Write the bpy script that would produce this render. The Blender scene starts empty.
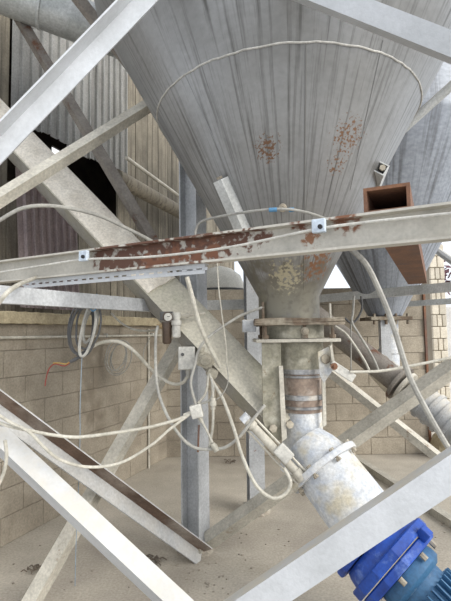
import bpy, bmesh, math, random
from mathutils import Vector as V, Matrix
random.seed(7)
scene = bpy.context.scene
COL = scene.collection

# ---------------------------------------------------------------- camera, light, exposure
F_PX, EYE = 454.0, 1.45
PITCH, ROLL = math.radians(4.0), math.radians(0.8)
FW = V((0, math.cos(PITCH), math.sin(PITCH)))
R0 = V((1, 0, 0)); U0 = V((0, -math.sin(PITCH), math.cos(PITCH)))
RT = R0 * math.cos(ROLL) - U0 * math.sin(ROLL)
UP = U0 * math.cos(ROLL) + R0 * math.sin(ROLL)
CAM = V((0, 0, EYE))
cd = bpy.data.cameras.new('camera'); cam = bpy.data.objects.new('camera', cd); COL.objects.link(cam)
cd.sensor_fit = 'VERTICAL'; cd.sensor_height = 36.0; cd.lens = 36.0 * F_PX / 601.0
cd.clip_start = 0.02
m3 = Matrix((RT, UP, -FW)).transposed()
cam.matrix_world = Matrix.Translation(CAM) @ m3.to_4x4()
scene.camera = cam

world = bpy.data.worlds.new('overcast_sky'); scene.world = world; world.use_nodes = True
wn = world.node_tree.nodes; wl = world.node_tree.links
bg = wn['Background']; bg.inputs['Strength'].default_value = 0.95
wtc = wn.new('ShaderNodeTexCoord'); wno = wn.new('ShaderNodeTexNoise'); wno.inputs['Scale'].default_value = 2.0
wrp = wn.new('ShaderNodeValToRGB')
wrp.color_ramp.elements[0].color = (0.80, 0.88, 1.0, 1); wrp.color_ramp.elements[0].position = .35
wrp.color_ramp.elements[1].color = (1.0, 1.0, 1.0, 1); wrp.color_ramp.elements[1].position = .65
wl.new(wtc.outputs['Generated'], wno.inputs['Vector']); wl.new(wno.outputs['Fac'], wrp.inputs['Fac'])
wl.new(wrp.outputs['Color'], bg.inputs['Color'])
sd = bpy.data.lights.new('hazy_sun', 'SUN'); sd.energy = 2.5; sd.angle = math.radians(40); sd.color = (1.0, 0.965, 0.90)
sun = bpy.data.objects.new('hazy_sun', sd); COL.objects.link(sun)
sun.rotation_euler = V((-0.72, 0.52, -0.46)).to_track_quat('-Z', 'Y').to_euler()
vs = scene.view_settings
vs.view_transform = 'Standard'; vs.look = 'None'; vs.gamma = 1.0; vs.use_curve_mapping = False
vs.exposure = 0.45

# ---------------------------------------------------------------- helpers
def P(x, y, d):
    v = FW + RT * ((x - 225.5) / F_PX) + UP * ((300.5 - y) / F_PX)
    return CAM + v * (d / v.y)
def PZ(x, y, z):
    v = FW + RT * ((x - 225.5) / F_PX) + UP * ((300.5 - y) / F_PX)
    return CAM + v * ((z - EYE) / v.z)
def S(r, g, b):
    f = lambda c: (c / 255 / 12.92) if c / 255 <= .04045 else ((c / 255 + .055) / 1.055) ** 2.4
    return (f(r), f(g), f(b), 1)

def link(o, parent=None):
    COL.objects.link(o)
    if parent: o.parent = parent
    return o
def world_loc(o):
    p = V(o.location)
    while o.parent: o = o.parent; p += V(o.location)
    return p
def obj(name, bm, mat, parent=None, smooth=False, origin=None):
    bm.normal_update()
    if origin is None:
        lo = V((min(v.co.x for v in bm.verts), min(v.co.y for v in bm.verts), min(v.co.z for v in bm.verts)))
        hi = V((max(v.co.x for v in bm.verts), max(v.co.y for v in bm.verts), max(v.co.z for v in bm.verts)))
        origin = V(((lo.x + hi.x) / 2, (lo.y + hi.y) / 2, lo.z))
    for v in bm.verts: v.co -= origin
    me = bpy.data.meshes.new(name); bm.to_mesh(me); bm.free()
    if smooth:
        me.polygons.foreach_set('use_smooth', [True] * len(me.polygons))
        try: me.set_sharp_from_angle(angle=math.radians(40))
        except Exception: pass
    me.materials.append(mat)
    o = bpy.data.objects.new(name, me); link(o, parent)
    o.location = origin - (world_loc(parent) if parent else V((0, 0, 0)))
    return o
def thing(name, loc, label, cat, group=None):
    o = bpy.data.objects.new(name, None); o.empty_display_size = .05
    link(o); o.location = loc; o['label'] = label; o['category'] = cat
    if group: o['group'] = group
    return o
def tag(o, label, cat, group=None):
    o['label'] = label; o['category'] = cat
    if group: o['group'] = group
    return o
def struct(o, label=None, cat=None):
    o['kind'] = 'structure'
    if label: o['label'] = label
    if cat: o['category'] = cat
    return o

def frame(axis, ref):
    a = axis.normalized(); e1 = ref - a * ref.dot(a)
    if e1.length < 1e-6: e1 = a.orthogonal()
    e1.normalize(); return a, e1, a.cross(e1)
def extrude(bm, prof, p, q, e1, e2):
    """closed 2-D profile swept from p to q"""
    A = [bm.verts.new(p + e1 * x + e2 * y) for x, y in prof]
    B = [bm.verts.new(q + e1 * x + e2 * y) for x, y in prof]
    n = len(prof)
    for i in range(n): bm.faces.new((A[i], A[(i + 1) % n], B[(i + 1) % n], B[i]))
    bm.faces.new(A[::-1]); bm.faces.new(B)
    bmesh.ops.recalc_face_normals(bm, faces=bm.faces)
    return bm
def box(bm, c, dx, dy, dz, ex=V((1, 0, 0)), ey=V((0, 1, 0)), ez=V((0, 0, 1)), bev=0.0):
    """box centred on c with full sizes dx,dy,dz along the three axes"""
    vs_ = []
    for sx in (-.5, .5):
        for sy in (-.5, .5):
            for sz in (-.5, .5): vs_.append(bm.verts.new(c + ex * (sx * dx) + ey * (sy * dy) + ez * (sz * dz)))
    fs = [bm.faces.new([vs_[i] for i in f]) for f in ((0, 1, 3, 2), (4, 6, 7, 5), (0, 4, 5, 1), (2, 3, 7, 6), (0, 2, 6, 4), (1, 5, 7, 3))]
    bmesh.ops.recalc_face_normals(bm, faces=fs)
    if bev:
        es = list({e for f in fs for e in f.edges})
        bmesh.ops.bevel(bm, geom=es, offset=bev, segments=2, affect='EDGES', profile=.6)
    return bm
def B(c, dx, dy, dz, **k): return box(bmesh.new(), c, dx, dy, dz, **k)
def lathe(bm, p, axis, prof, n=24, ref=None, cap=True):
    """prof: list of (distance along axis, radius)"""
    a, e1, e2 = frame(axis, ref or V((.3, .2, 1)))
    rings = []
    for t, r in prof:
        rings.append([bm.verts.new(p + a * t + (e1 * math.cos(2 * math.pi * i / n) + e2 * math.sin(2 * math.pi * i / n)) * max(r, 1e-4)) for i in range(n)])
    for A, C in zip(rings, rings[1:]):
        for i in range(n): bm.faces.new((A[i], A[(i + 1) % n], C[(i + 1) % n], C[i]))
    if cap: bm.faces.new(rings[0][::-1]); bm.faces.new(rings[-1])
    bmesh.ops.recalc_face_normals(bm, faces=bm.faces)
    return bm
def L(p, axis, prof, n=24, **k): return lathe(bmesh.new(), p, axis, prof, n, **k)
def cyl(p, q, r, n=16): return L(p, q - p, [(0, r), ((q - p).length, r)], n)
def spline(pts, k=6):
    if len(pts) < 3: return pts
    out = []; Q = [pts[0] * 2 - pts[1]] + pts + [pts[-1] * 2 - pts[-2]]
    for i in range(1, len(Q) - 2):
        a, b, c, d = Q[i - 1:i + 3]
        for j in range(k):
            t = j / k
            out.append(.5 * (2 * b + (c - a) * t + (2 * a - 5 * b + 4 * c - d) * t * t + (3 * b - a - 3 * c + d) * t ** 3))
    out.append(pts[-1]); return out
def tube(bm, pts, r, n=8):
    """swept round tube; r a number or one radius per point"""
    rs = r if isinstance(r, (list, tuple)) else [r] * len(pts)
    t0 = (pts[1] - pts[0]).normalized(); e1 = t0.orthogonal().normalized(); rings = []
    for i, p in enumerate(pts):
        t = (pts[min(i + 1, len(pts) - 1)] - pts[max(i - 1, 0)]).normalized()
        e1 = (e1 - t * e1.dot(t)).normalized(); e2 = t.cross(e1)
        rings.append([bm.verts.new(p + (e1 * math.cos(2 * math.pi * j / n) + e2 * math.sin(2 * math.pi * j / n)) * rs[i]) for j in range(n)])
    for A, C in zip(rings, rings[1:]):
        for j in range(n): bm.faces.new((A[j], A[(j + 1) % n], C[(j + 1) % n], C[j]))
    bm.faces.new(rings[0][::-1]); bm.faces.new(rings[-1])
    bmesh.ops.recalc_face_normals(bm, faces=bm.faces)
    return bm
def rough(bm, amt, seed=0):
    rr = random.Random(seed)
    for v in bm.verts: v.co += V((rr.uniform(-1, 1), rr.uniform(-1, 1), rr.uniform(-1, 1))) * amt
    return bm

# ---------------------------------------------------------------- materials
def mat(name, c1, c2=None, scale=6.0, rough_=.7, metal=0.0, rust=None, rustcol=(120, 66, 38), spots=(), streak=None,
        bump=.15, bscale=60., dust=None, dustcol=(196, 188, 172), uv=False, vary=.06, detail=5., c3=None, pos=False, grain=.2):
    m = bpy.data.materials.new(name); m.use_nodes = True
    nt = m.node_tree; N = nt.nodes; K = nt.links; bs = N['Principled BSDF']
    bs.inputs['Roughness'].default_value = rough_; bs.inputs['Metallic'].default_value = metal
    tc = N.new('ShaderNodeTexCoord'); oi = N.new('ShaderNodeObjectInfo')
    ad = N.new('ShaderNodeVectorMath'); ad.operation = 'ADD'
    sc = N.new('ShaderNodeVectorMath'); sc.operation = 'SCALE'; sc.inputs['Scale'].default_value = 13.7
    cb = N.new('ShaderNodeCombineXYZ')
    for i in range(3): K.new(oi.outputs['Random'], cb.inputs[i])
    K.new(cb.outputs[0], sc.inputs[0]); K.new(tc.outputs['UV' if uv else 'Object'], ad.inputs[0]); K.new(sc.outputs[0], ad.inputs[1])
    vec = ad.outputs[0]
    if pos: vec = N.new('ShaderNodeNewGeometry').outputs['Position']
    def noise(s, d=detail, mp=None, ro=.6):
        n = N.new('ShaderNodeTexNoise'); n.inputs['Scale'].default_value = s; n.inputs['Detail'].default_value = d; n.inputs['Roughness'].default_value = ro
        src = vec
        if mp:
            g = N.new('ShaderNodeMapping'); g.inputs['Scale'].default_value = mp; K.new(src, g.inputs[0]); src = g.outputs[0]
        K.new(src, n.inputs['Vector']); return n.outputs['Fac']
    def ramp(src, a, b):
        r = N.new('ShaderNodeMapRange'); r.inputs[1].default_value = a; r.inputs[2].default_value = b; K.new(src, r.inputs[0]); return r.outputs[0]
    def mix(fac, A, Bc, blend='MIX'):
        x = N.new('ShaderNodeMix'); x.data_type = 'RGBA'; x.blend_type = blend
        if isinstance(fac, float): x.inputs[0].default_value = fac
        else: K.new(fac, x.inputs[0])
        for s_, i in ((A, 6), (Bc, 7)):
            if isinstance(s_, tuple): x.inputs[i].default_value = s_
            else: K.new(s_, x.inputs[i])
        return x.outputs[2]
    def mul(a, b):
        x = N.new('ShaderNodeMath'); x.operation = 'MULTIPLY'
        for s_, i in ((a, 0), (b, 1)):
            if isinstance(s_, float): x.inputs[i].default_value = s_
            else: K.new(s_, x.inputs[i])
        return x.outputs[0]
    c2 = c2 or tuple(int(k * .82) for k in c1)
    col = mix(ramp(noise(scale), .35, .65), S(*c1), S(*c2))
    if c3: col = mix(ramp(noise(scale * .45, 3), .5, .66), col, S(*c3))
    if streak:                                     # (colour, mapping scale, low, high)
        col = mix(ramp(noise(1.0, 6, streak[1], .65), streak[2], streak[3]), col, S(*streak[0]))
    gr = N.new('ShaderNodeMapRange'); gr.inputs[1].default_value = .3; gr.inputs[2].default_value = .7; gr.inputs[3].default_value = 1 - grain; gr.inputs[4].default_value = 1 + grain * .7
    K.new(noise(70 if not uv else 140, 3), gr.inputs[0]); gx = N.new('ShaderNodeVectorMath'); gx.operation = 'SCALE'; K.new(col, gx.inputs[0]); K.new(gr.outputs[0], gx.inputs['Scale']); col = gx.outputs[0]
    if vary:
        hv = N.new('ShaderNodeHueSaturation'); vr = N.new('ShaderNodeMapRange'); vr.inputs[3].default_value = 1 - vary * 2; vr.inputs[4].default_value = 1 + vary * 2
        K.new(oi.outputs['Random'], vr.inputs[0]); K.new(vr.outputs[0], hv.inputs['Value']); K.new(col, hv.inputs['Color']); col = hv.outputs[0]
    rf = None
    if rust is not None:                           # (scale, low, high)
        rf = ramp(noise(rust[0], 8, None, .7), rust[1], rust[2])
        col = mix(rf, col, S(*rustcol))
    geo = N.new('ShaderNodeNewGeometry')
    for (c, rad, colr, sca, lo, hi) in spots:      # stains at fixed places on the thing
        d = N.new('ShaderNodeVectorMath'); d.operation = 'DISTANCE'; K.new(geo.outputs['Position'], d.inputs[0]); d.inputs[1].default_value = c
        near = ramp(d.outputs['Value'], rad, rad * .35)
        nn = N.new('ShaderNodeTexNoise'); nn.inputs['Scale'].default_value = sca; nn.inputs['Detail'].default_value = 4
        K.new(geo.outputs['Position'], nn.inputs['Vector'])
        mm = N.new('ShaderNodeMath'); mm.operation = 'MULTIPLY_ADD'; K.new(near, mm.inputs[0]); mm.inputs[1].default_value = .22; K.new(nn.outputs['Fac'], mm.inputs[2])
        col = mix(mul(ramp(mm.outputs[0], lo, hi), ramp(d.outputs['Value'], rad, rad * .8)), col, S(*colr))
    if dust:                                       # settled dust on upward faces
        sp = N.new('ShaderNodeSeparateXYZ'); K.new(geo.outputs['Normal'], sp.inputs[0])
        col = mix(mul(ramp(sp.outputs['Z'], dust[0], dust[1]), ramp(noise(9), .25, .6)), col, S(*dustcol))
    K.new(col, bs.inputs['Base Color'])
    if bump:
        bp = N.new('ShaderNodeBump'); bp.inputs['Strength'].default_value = bump; bp.inputs['Distance'].default_value = .01
        K.new(noise(bscale, 4), bp.inputs['Height']); K.new(bp.outputs[0], bs.inputs['Normal'])
    return m
def plain(name, c, rough_=.6, metal=0.0): return mat(name, c, tuple(int(k * .88) for k in c), 14, rough_, metal, bump=.05, vary=.03)

M = {}
M['white_steel'] = mat('white_steel', (196, 199, 203), (178, 181, 184), 4, .5, grain=.06, rust=(9, .70, .74), rustcol=(138, 104, 78), dust=(.2, .9))
M['pale_steel'] = mat('pale_steel', (198, 199, 197), (172, 173, 170), 6, .55, rust=(7, .66, .72), rustcol=(120, 92, 70), dust=(.2, .9))
M['grey_steel'] = mat('grey_steel', (180, 182, 184), (156, 158, 160), 5, .55, rust=(6, .68, .72), dust=(.2, .9))
M['dusty_steel'] = mat('dusty_steel', (200, 195, 182), (174, 169, 157), 8, .8, rust=(6, .66, .74), rustcol=(120, 96, 74))
M['brown_steel'] = mat('brown_steel', (140, 134, 126), (112, 104, 97), 5, .75, rust=(5, .56, .64), rustcol=(98, 66, 48))
M['rust_tube'] = mat('rust_tube', (134, 95, 70), (112, 82, 66), 7, .85, c3=(104, 82, 74), bump=.3)
M['rust_dark'] = mat('rust_dark', (118, 102, 86), (90, 78, 66), 14, .9, c3=(158, 150, 134), bump=.5, bscale=30)
M['rust_strip'] = mat('rust_strip', (112, 92, 78), (84, 66, 54), 6, .85, c3=(150, 140, 130))
M['galv'] = mat('galv', (196, 198, 196), (168, 171, 169), 10, .45, .25, bump=.03)
M['block'] = mat('block', (170, 160, 144), (153, 144, 129), 4, .95, c3=(138, 129, 115), spots=[((-1.565 + .3605 * t, 3.213 + .9328 * t, z), .2, (132, 122, 107), 9, .52, .80) for t, z in ((1.0, 1.36), (1.02, 1.12), (.98, .88), (1.03, .66), (2.1, 1.3), (2.1, .9))], bump=.35, bscale=40, vary=.02, pos=True)
M['mortar'] = mat('mortar', (162, 152, 137), (145, 136, 122), 5, .95, bump=.3, pos=True, vary=0)
M['ledge'] = mat('ledge', (176, 164, 136), (148, 136, 112), 10, .95, bump=.4, bscale=30)
M['floor'] = mat('floor', (190, 182, 168), (172, 164, 150), 2.2, .95, c3=(160, 152, 140), bump=.25, bscale=45, vary=0)
M['corr'] = mat('corr', (206, 205, 201), (186, 185, 181), 3, .6, streak=((140, 138, 132), (5, 5, .5), .5, .7), vary=.04)
M['corr_brown'] = mat('corr_brown', (204, 189, 187), (180, 166, 166), 4, .8, vary=.03)
M['plank'] = mat('plank', (142, 134, 118), (116, 109, 96), 4, .9, streak=((98, 92, 81), (22, 22, .9), .48, .66), vary=.10)
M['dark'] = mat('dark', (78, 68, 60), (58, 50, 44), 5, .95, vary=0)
M['dust_conc'] = mat('dust_conc', (236, 229, 216), (214, 206, 192), 11, .95, rust=(26, .66, .71), rustcol=(96, 88, 78), bump=.7, bscale=24)
M['trough_side'] = mat('trough_side', (158, 155, 148), (136, 133, 127), 6, .8, c3=(150, 146, 132), vary=0, grain=.12)
M['trough'] = mat('trough', (200, 195, 180), (178, 173, 159), 5, .85, c3=(172, 170, 152), bump=.2, vary=0)
M['green_steel'] = mat('green_steel', (154, 150, 134), (120, 117, 102), 12, .85, c3=(182, 178, 164), rust=(14, .64, .70), rustcol=(112, 92, 66), bump=.3)
M['dusty_white'] = mat('dusty_white', (212, 212, 210), (180, 186, 195), 12, .85, c3=(196, 188, 168), rust=(16, .68, .74), rustcol=(148, 128, 100), bump=.35, vary=0)
M['rubber'] = mat('rubber', (150, 134, 120), (124, 108, 98), 16, .85, c3=(186, 176, 166), bump=.2)
M['clamp'] = mat('clamp', (168, 168, 168), (130, 130, 132), 18, .45, .5, c3=(186, 180, 170))
M['blue'] = mat('blue', (28, 76, 168), (18, 56, 136), 7, .5, rust=(6, .54, .78), rustcol=(140, 166, 214), bump=.1, vary=0)
M['blue_motor'] = mat('blue_motor', (62, 108, 144), (46, 86, 122), 8, .55, rust=(8, .60, .76), rustcol=(150, 162, 166), bump=.1, vary=0)
M['white_plastic'] = plain('white_plastic', (206, 204, 196))
M['hose_white'] = mat('hose_white', (196, 192, 180), (166, 162, 150), 12, .6, bump=.05)
M['hose_grey'] = mat('hose_grey', (170, 168, 160), (146, 144, 138), 12, .6, bump=.05)
M['hose_dark'] = plain('hose_dark', (92, 92, 92))
M['red_wire'] = plain('red_wire', (150, 60, 52)); M['yellow_wire'] = plain('yellow_wire', (196, 160, 84))
M['hose_blue'] = plain('hose_blue', (140, 154, 164)); M['blue_tie'] = plain('blue_tie', (96, 150, 190)); M['black'] = plain('black', (30, 30, 32))
M['blue_clip'] = plain('blue_clip', (208, 220, 232)); M['bowl'] = plain('bowl', (92, 76, 64), .35)
M['brass'] = plain('brass', (170, 146, 108), .4); M['bolt'] = mat('bolt', (176, 168, 152), (140, 130, 114), 20, .7)
M['lump'] = mat('lump', (178, 172, 156), (150, 145, 132), 16, .95, bump=.5)
M['stone'] = mat('stone', (216, 208, 192), (196, 187, 170), 6, .95, bump=.3, vary=.07)
M['pale_wall'] = mat('pale_wall', (226, 224, 220), (206, 204, 202), 4, .9)
M['leaf'] = mat('leaf', (104, 66, 76), (84, 60, 62), 9, .8)
M['tank'] = mat('tank', (232, 228, 216), (214, 210, 198), 6, .6)
M['debris'] = mat('debris', (172, 164, 150), (144, 136, 124), 20, .95, vary=.1)
M['twig'] = mat('twig', (112, 102, 90), (92, 84, 74), 20, .95)

def member(name, prof, p, q, m, label, cat, ref, group=None):
    a, e1, e2 = frame(q - p, ref)
    return tag(obj(name, extrude(bmesh.new(), prof, p, q, e1, e2), m), label, cat, group)
def lprof(w, t, u, v):
    pts = [(0, 0), (w, 0), (w, t), (t, t), (t, w), (0, w)]
    return [(u[0] * x + v[0] * y, u[1] * x + v[1] * y) for x, y in pts]
def angle_bm(p, q, w, alpha=35, side=1, convex=True, t=.008, w2=None):
    mid = (p + q) / 2; d = (mid - CAM).normalized(); a = (q - p).normalized()
    e1 = a.cross(d).normalized(); e2 = e1.cross(a).normalized()
    if e2.dot(d) < 0: e2 = -e2
    e1 = e1 * side; s = 1 if convex else -1; al = math.radians(alpha)
    u = (math.cos(al), s * math.sin(al)); v = (-math.sin(al), s * math.cos(al))
    w2 = w2 or w
    pts = [(0, 0), (w, 0), (w, t), (t, t), (t, w2), (0, w2)]
    off = -(w * math.cos(al) - w2 * math.sin(al)) / 2
    pr = [(u[0] * x + v[0] * y + off, u[1] * x + v[1] * y) for x, y in pts]
    return extrude(bmesh.new(), pr, p, q, e1, e2)
def angle_iron(name, p, q, w, m, label, alpha=35, side=1, convex=True, t=.008, w2=None, group=None, cat='brace'):
    return tag(obj(name, angle_bm(p, q, w, alpha, side, convex, t, w2), m), label, cat, group)
def rust_leg(o, faces=(2,)):
    o.data.materials.append(M['rust_strip'])
    for i in faces: o.data.polygons[i].material_index = 1
def cable(name, pts, r, m, label, cat='cable', group=None, n=8):
    return tag(obj(name, tube(bmesh.new(), spline([P(*p) for p in pts]), r * .88, n), m, None, True), label, cat, group)
def bolt(parent, p, axis, r=.012, h=.012):
    return obj('bolt', L(p, axis, [(0, r), (h, r), (h, r * .9)], 6), M['bolt'], parent)

# ---------------------------------------------------------------- setting: floor and walls
W0 = V((-1.565, 3.213, 0)); WB = V((.3605, .9328, 0)); WN = V((-.9328, .3605, 0))   # left wall: origin, run, outward
def WP(t, off, z): return W0 + WB * t + WN * off + V((0, 0, z))
wrot = math.atan2(WB.y, WB.x)
bm = bmesh.new()
fx = [-4.5 + i * .25 for i in range(49)]; fy = [-2 + j * .25 for j in range(61)]
grid = [[bm.verts.new((x, y, 0)) for y in fy] for x in fx]
for i in range(48):
    for j in range(60): bm.faces.new((grid[i][j], grid[i + 1][j], grid[i + 1][j + 1], grid[i][j + 1]))
fl = obj('floor', bm, M['floor'], origin=V((0, 0, 0))); struct(fl, 'dusty pale concrete yard floor under the silos', 'floor')

BM_BLOCK = bpy.data.meshes.new('block')
b_ = B(V((0, 0, 0)), .396, .03, .1885, bev=.004); b_.to_mesh(BM_BLOCK); b_.free(); BM_BLOCK.materials.append(M['block'])
BM_HALF = bpy.data.meshes.new('half_block')
b_ = B(V((0, 0, 0)), .196, .03, .1885, bev=.004); b_.to_mesh(BM_HALF); b_.free(); BM_HALF.materials.append(M['block'])
def lay_blocks(parent, origin, run, out, length, courses, ch):
    """rows of blocks, faces proud of the mortar; children of the wall"""
    rz = math.atan2(run.y, run.x); base = world_loc(parent)
    for c in range(courses):
        t = 0.0 if c % 2 == 0 else -.2
        while t < length - .05:
            a0 = max(t, 0); a1 = min(t + .4, length); w = a1 - a0
            if w > .15:
                full = w > .3
                o = bpy.data.objects.new('block', BM_BLOCK if full else BM_HALF); link(o, parent)
                j = random.uniform(-.0012, .0012)
                o.location = origin + run * ((a0 + a1) / 2) + out * (.0135 + j) + V((0, 0, (c + .5) * ch)) - base
                o.rotation_euler = (0, 0, rz); o.scale = (w / (.4 if full else .2), 1, 1)
            t += .4
# left wall of blocks
T0, T1 = -.8, 2.42
bm = box(bmesh.new(), WP((T0 + T1) / 2, .105, .7675), T1 - T0, .19, 1.535, WB, WN)
wl_ = obj('wall_left', bm, M['mortar']); struct(wl_, 'low block wall on the left below the ledge', 'wall')
lay_blocks(wl_, WP(T0, 0, 0), WB, WN, T1 - T0, 8, .1915)
# back wall
BY = 5.42; BX0, BX1 = -.72, 2.36
bm = B(V(((BX0 + BX1) / 2, BY + .105, .98)), BX1 - BX0, .19, 1.96)
wb_ = obj('wall_back', bm, M['mortar']); struct(wb_, 'taller block wall at the back below the beams', 'wall')
lay_blocks(wb_, V((BX0, BY, 0)), V((1, 0, 0)), V((0, 1, 0)), BX1 - BX0, 10, .196)
e = obj('end_strip', B(V((BX1 + .012, BY + .09, .98)), .024, .22, 1.96), M['rust_tube'], wb_)
# ledge on the left wall
bm = box(bmesh.new(), WP((T0 + 2.36) / 2, .07, 1.575), 2.36 - T0, .26, .085, WB, WN, bev=.006)
bmesh.ops.subdivide_edges(bm, edges=[e for e in bm.edges if e.calc_length() > 1], cuts=60); rough(bm, .005, 3)
lg = obj('trim_1', bm, M['ledge']); struct(lg, 'dusty ledge capping the low block wall', 'ledge')
# upper cladding behind the ledge
UO = .30
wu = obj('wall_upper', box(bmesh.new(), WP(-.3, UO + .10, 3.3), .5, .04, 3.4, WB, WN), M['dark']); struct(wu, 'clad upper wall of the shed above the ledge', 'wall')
def planks(t0, t1, z0, z1, pw, off=UO):
    t = t0
    while t < t1 - .01:
        w = min(pw * random.uniform(.85, 1.1), t1 - t)
        obj('plank', box(bmesh.new(), WP(t + w / 2, off + random.uniform(-.006, .006), (z0 + z1) / 2), w - .008, .022, z1 - z0, WB, WN), M['plank'], wu)
        t += w
planks(-.8, .27, 1.62, 5.0, .16)
planks(.27, 1.78, 1.62, 2.69, .11)
planks(1.78, 5.6, 1.62, 5.6, .135)
def corrugated(name, t0, t1, z0, z1, off, pitch, depth, m, parent, lean=0.0, th=.002):
    n = int(round((t1 - t0) / pitch)); bm = bmesh.new(); prof = []
    for i in range(n):
        a = t0 + i * pitch
        prof += [(a, 0), (a + pitch * .70, 0), (a + pitch * .72, -depth), (a + pitch * .86, -depth)]
    prof.append((t0 + n * pitch, 0))
    lo = [bm.verts.new(WP(t, off + d, z0)) for t, d in prof]; hi = [bm.verts.new(WP(t + lean * (z1 - z0), off + d, z1)) for t, d in prof]
    for i in range(len(prof) - 1): bm.faces.new((lo[i], lo[i + 1], hi[i + 1], hi[i]))
    bmesh.ops.solidify(bm, geom=bm.faces[:], thickness=th)
    return obj(name, bm, m, parent)
for k in range(5):
    t = .27 + k * .33
    corrugated('corrugated_sheet', t, t + .336, 3.215 + (.02 if k % 2 else 0), 5.6, UO - .03 - .004 * (k % 2), .112, .03, M['corr'], wu)
corrugated('corrugated_sheet', .20, .86, 1.66, 2.72, UO - .24, .082, .03, M['corr_brown'], wu, -.07)['label'] = 'brown purple corrugated sheet'
# dark shed interior behind the opening (back skin has a small hole that lets daylight in)
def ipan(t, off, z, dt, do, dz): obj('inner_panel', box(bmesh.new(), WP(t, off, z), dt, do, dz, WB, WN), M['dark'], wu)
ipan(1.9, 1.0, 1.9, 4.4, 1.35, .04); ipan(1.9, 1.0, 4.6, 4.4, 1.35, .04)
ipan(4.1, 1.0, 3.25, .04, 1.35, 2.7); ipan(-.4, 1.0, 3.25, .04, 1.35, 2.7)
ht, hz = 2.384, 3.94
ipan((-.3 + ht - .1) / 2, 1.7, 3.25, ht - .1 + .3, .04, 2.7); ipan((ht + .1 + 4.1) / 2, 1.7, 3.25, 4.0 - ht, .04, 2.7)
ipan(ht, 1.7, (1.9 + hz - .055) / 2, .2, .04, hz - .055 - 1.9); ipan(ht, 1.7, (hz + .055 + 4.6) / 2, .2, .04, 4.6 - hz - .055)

# pipes running along the shed cladding
tag(obj('wall_pipe', cyl(WP(1.45, .08, 3.07), WP(3.6, .08, 3.05), .085, 18), M['plank'], None, True), 'thick tan pipe running along the plank cladding', 'pipe')
tag(obj('wall_pipe', cyl(WP(1.60, .05, 3.32), WP(3.6, .05, 3.20), .022, 10), M['dusty_steel'], None, True), 'thin pipe above the thick tan pipe on the planks', 'pipe')
# white service pipe on the block wall
sp_ = thing('service_pipe', WP(.9, -.03, 1.41), 'thin white pipe fixed along the low block wall', 'pipe')
obj('pipe', tube(bmesh.new(), [WP(-.8, -.022, 1.437), WP(2.2, -.022, 1.425)], .011, 8), M['hose_white'], sp_, True)
for t in (-.1, 1.15, 2.0): obj('clip', box(bmesh.new(), WP(t, -.022, 1.436), .02, .04, .035, WB, WN, bev=.004), M['white_plastic'], sp_)
# round galvanised duct, upper left
dp, dq = P(-30, -22, 2.95), P(128, 40, 3.3)
dg = thing('duct', (dp + dq) / 2, 'large round galvanised duct at the top left', 'duct')
obj('duct_body', L(dp, dq - dp, [(0, .15), ((dq - dp).length, .15)], 28), M['galv'], dg, True)
for f in (.42, .93): obj('duct_seam', L(dp + (dq - dp) * f, dq - dp, [(0, .15), (.006, .157), (.018, .157), (.024, .15)], 28), M['galv'], dg, True)

# ---------------------------------------------------------------- silos
AX = V((.363, 2.6, 0)); Z0, RB, KK = 1.564, .1244, .5551
def cr(z): return RB + KK * (z - Z0)
rust_spots = [((.3525, 2.6, 1.60), .42, (108, 103, 93), 14, .42, .66), ((.3525, 2.6, 1.62), .24, (124, 120, 107), 30, .40, .62), (tuple(P(268, 148, 2.1)), .10, (108, 80, 60), 80, .68, .78), (tuple(P(345, 135, 2.1)), .13, (118, 88, 66), 84, .68, .78),
              (tuple(P(340, 165, 2.1)), .09, (118, 88, 66), 84, .68, .78), (tuple(P(322, 268, 2.35)), .13, (128, 92, 68), 50, .62, .74),
              (tuple(P(286, 278, 2.35)), .13, (164, 156, 132), 60, .60, .74), (tuple(P(330, 245, 2.35)), .09, (128, 92, 68), 50, .64, .74)]
def silo_mat(name, spots): return mat(name, (146, 146, 145), (120, 119, 116), 4, .42, .45, streak=((62, 60, 55), (190, 5.0, 1), .50, .76), uv=True, spots=spots, bump=.04, vary=0, c3=(164, 165, 166), grain=.09)
M['weld'] = mat('weld', (188, 186, 180), (160, 158, 152), 20, .7)
M['silo'] = silo_mat('silo_skin', rust_spots)
M['silo_far'] = mat('silo_far_skin', (154, 159, 167), (136, 141, 149), 3, .5, .25, streak=((96, 98, 102), (110, 2.0, 1), .50, .68), uv=True, bump=.05, vary=0)
def silo_cone(m, parent, off, low=0.0):
    bm = bmesh.new(); uv = bm.loops.layers.uv.new('UVMap'); n = 96
    zr = [(1.575 if low else 1.508, .173), (1.646 - low, .173)] + [(z, cr(z + low)) for z in (1.8, 2.0, 2.2, 2.4, 2.6, 2.8, 3.0, 3.3)] + [(3.35, cr(3.3 + low) + .01), (4.5, cr(3.3 + low) + .01)]
    rings = [[bm.verts.new(AX + off + V((r * math.cos(2 * math.pi * i / n), r * math.sin(2 * math.pi * i / n), z))) for i in range(n)] for z, r in zr]
    for k in range(len(zr) - 1):
        for i in range(n):
            f = bm.faces.new((rings[k][i], rings[k][(i + 1) % n], rings[k + 1][(i + 1) % n], rings[k + 1][i]))
            for l, (a, b) in zip(f.loops, ((i, k), (i + 1, k), (i + 1, k + 1), (i, k + 1))): l[uv].uv = (a / n, zr[b][0] * .3)
    bm.faces.new(rings[-1])
    return obj('hopper', bm, m, parent, True)
s1 = thing('silo', AX + V((0, 0, 1.575)), 'grey steel silo with a rust-spotted cone above the screw conveyor', 'silo', 'cement silos')
silo_cone(M['silo'], s1, V((0, 0, 0)))
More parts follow.
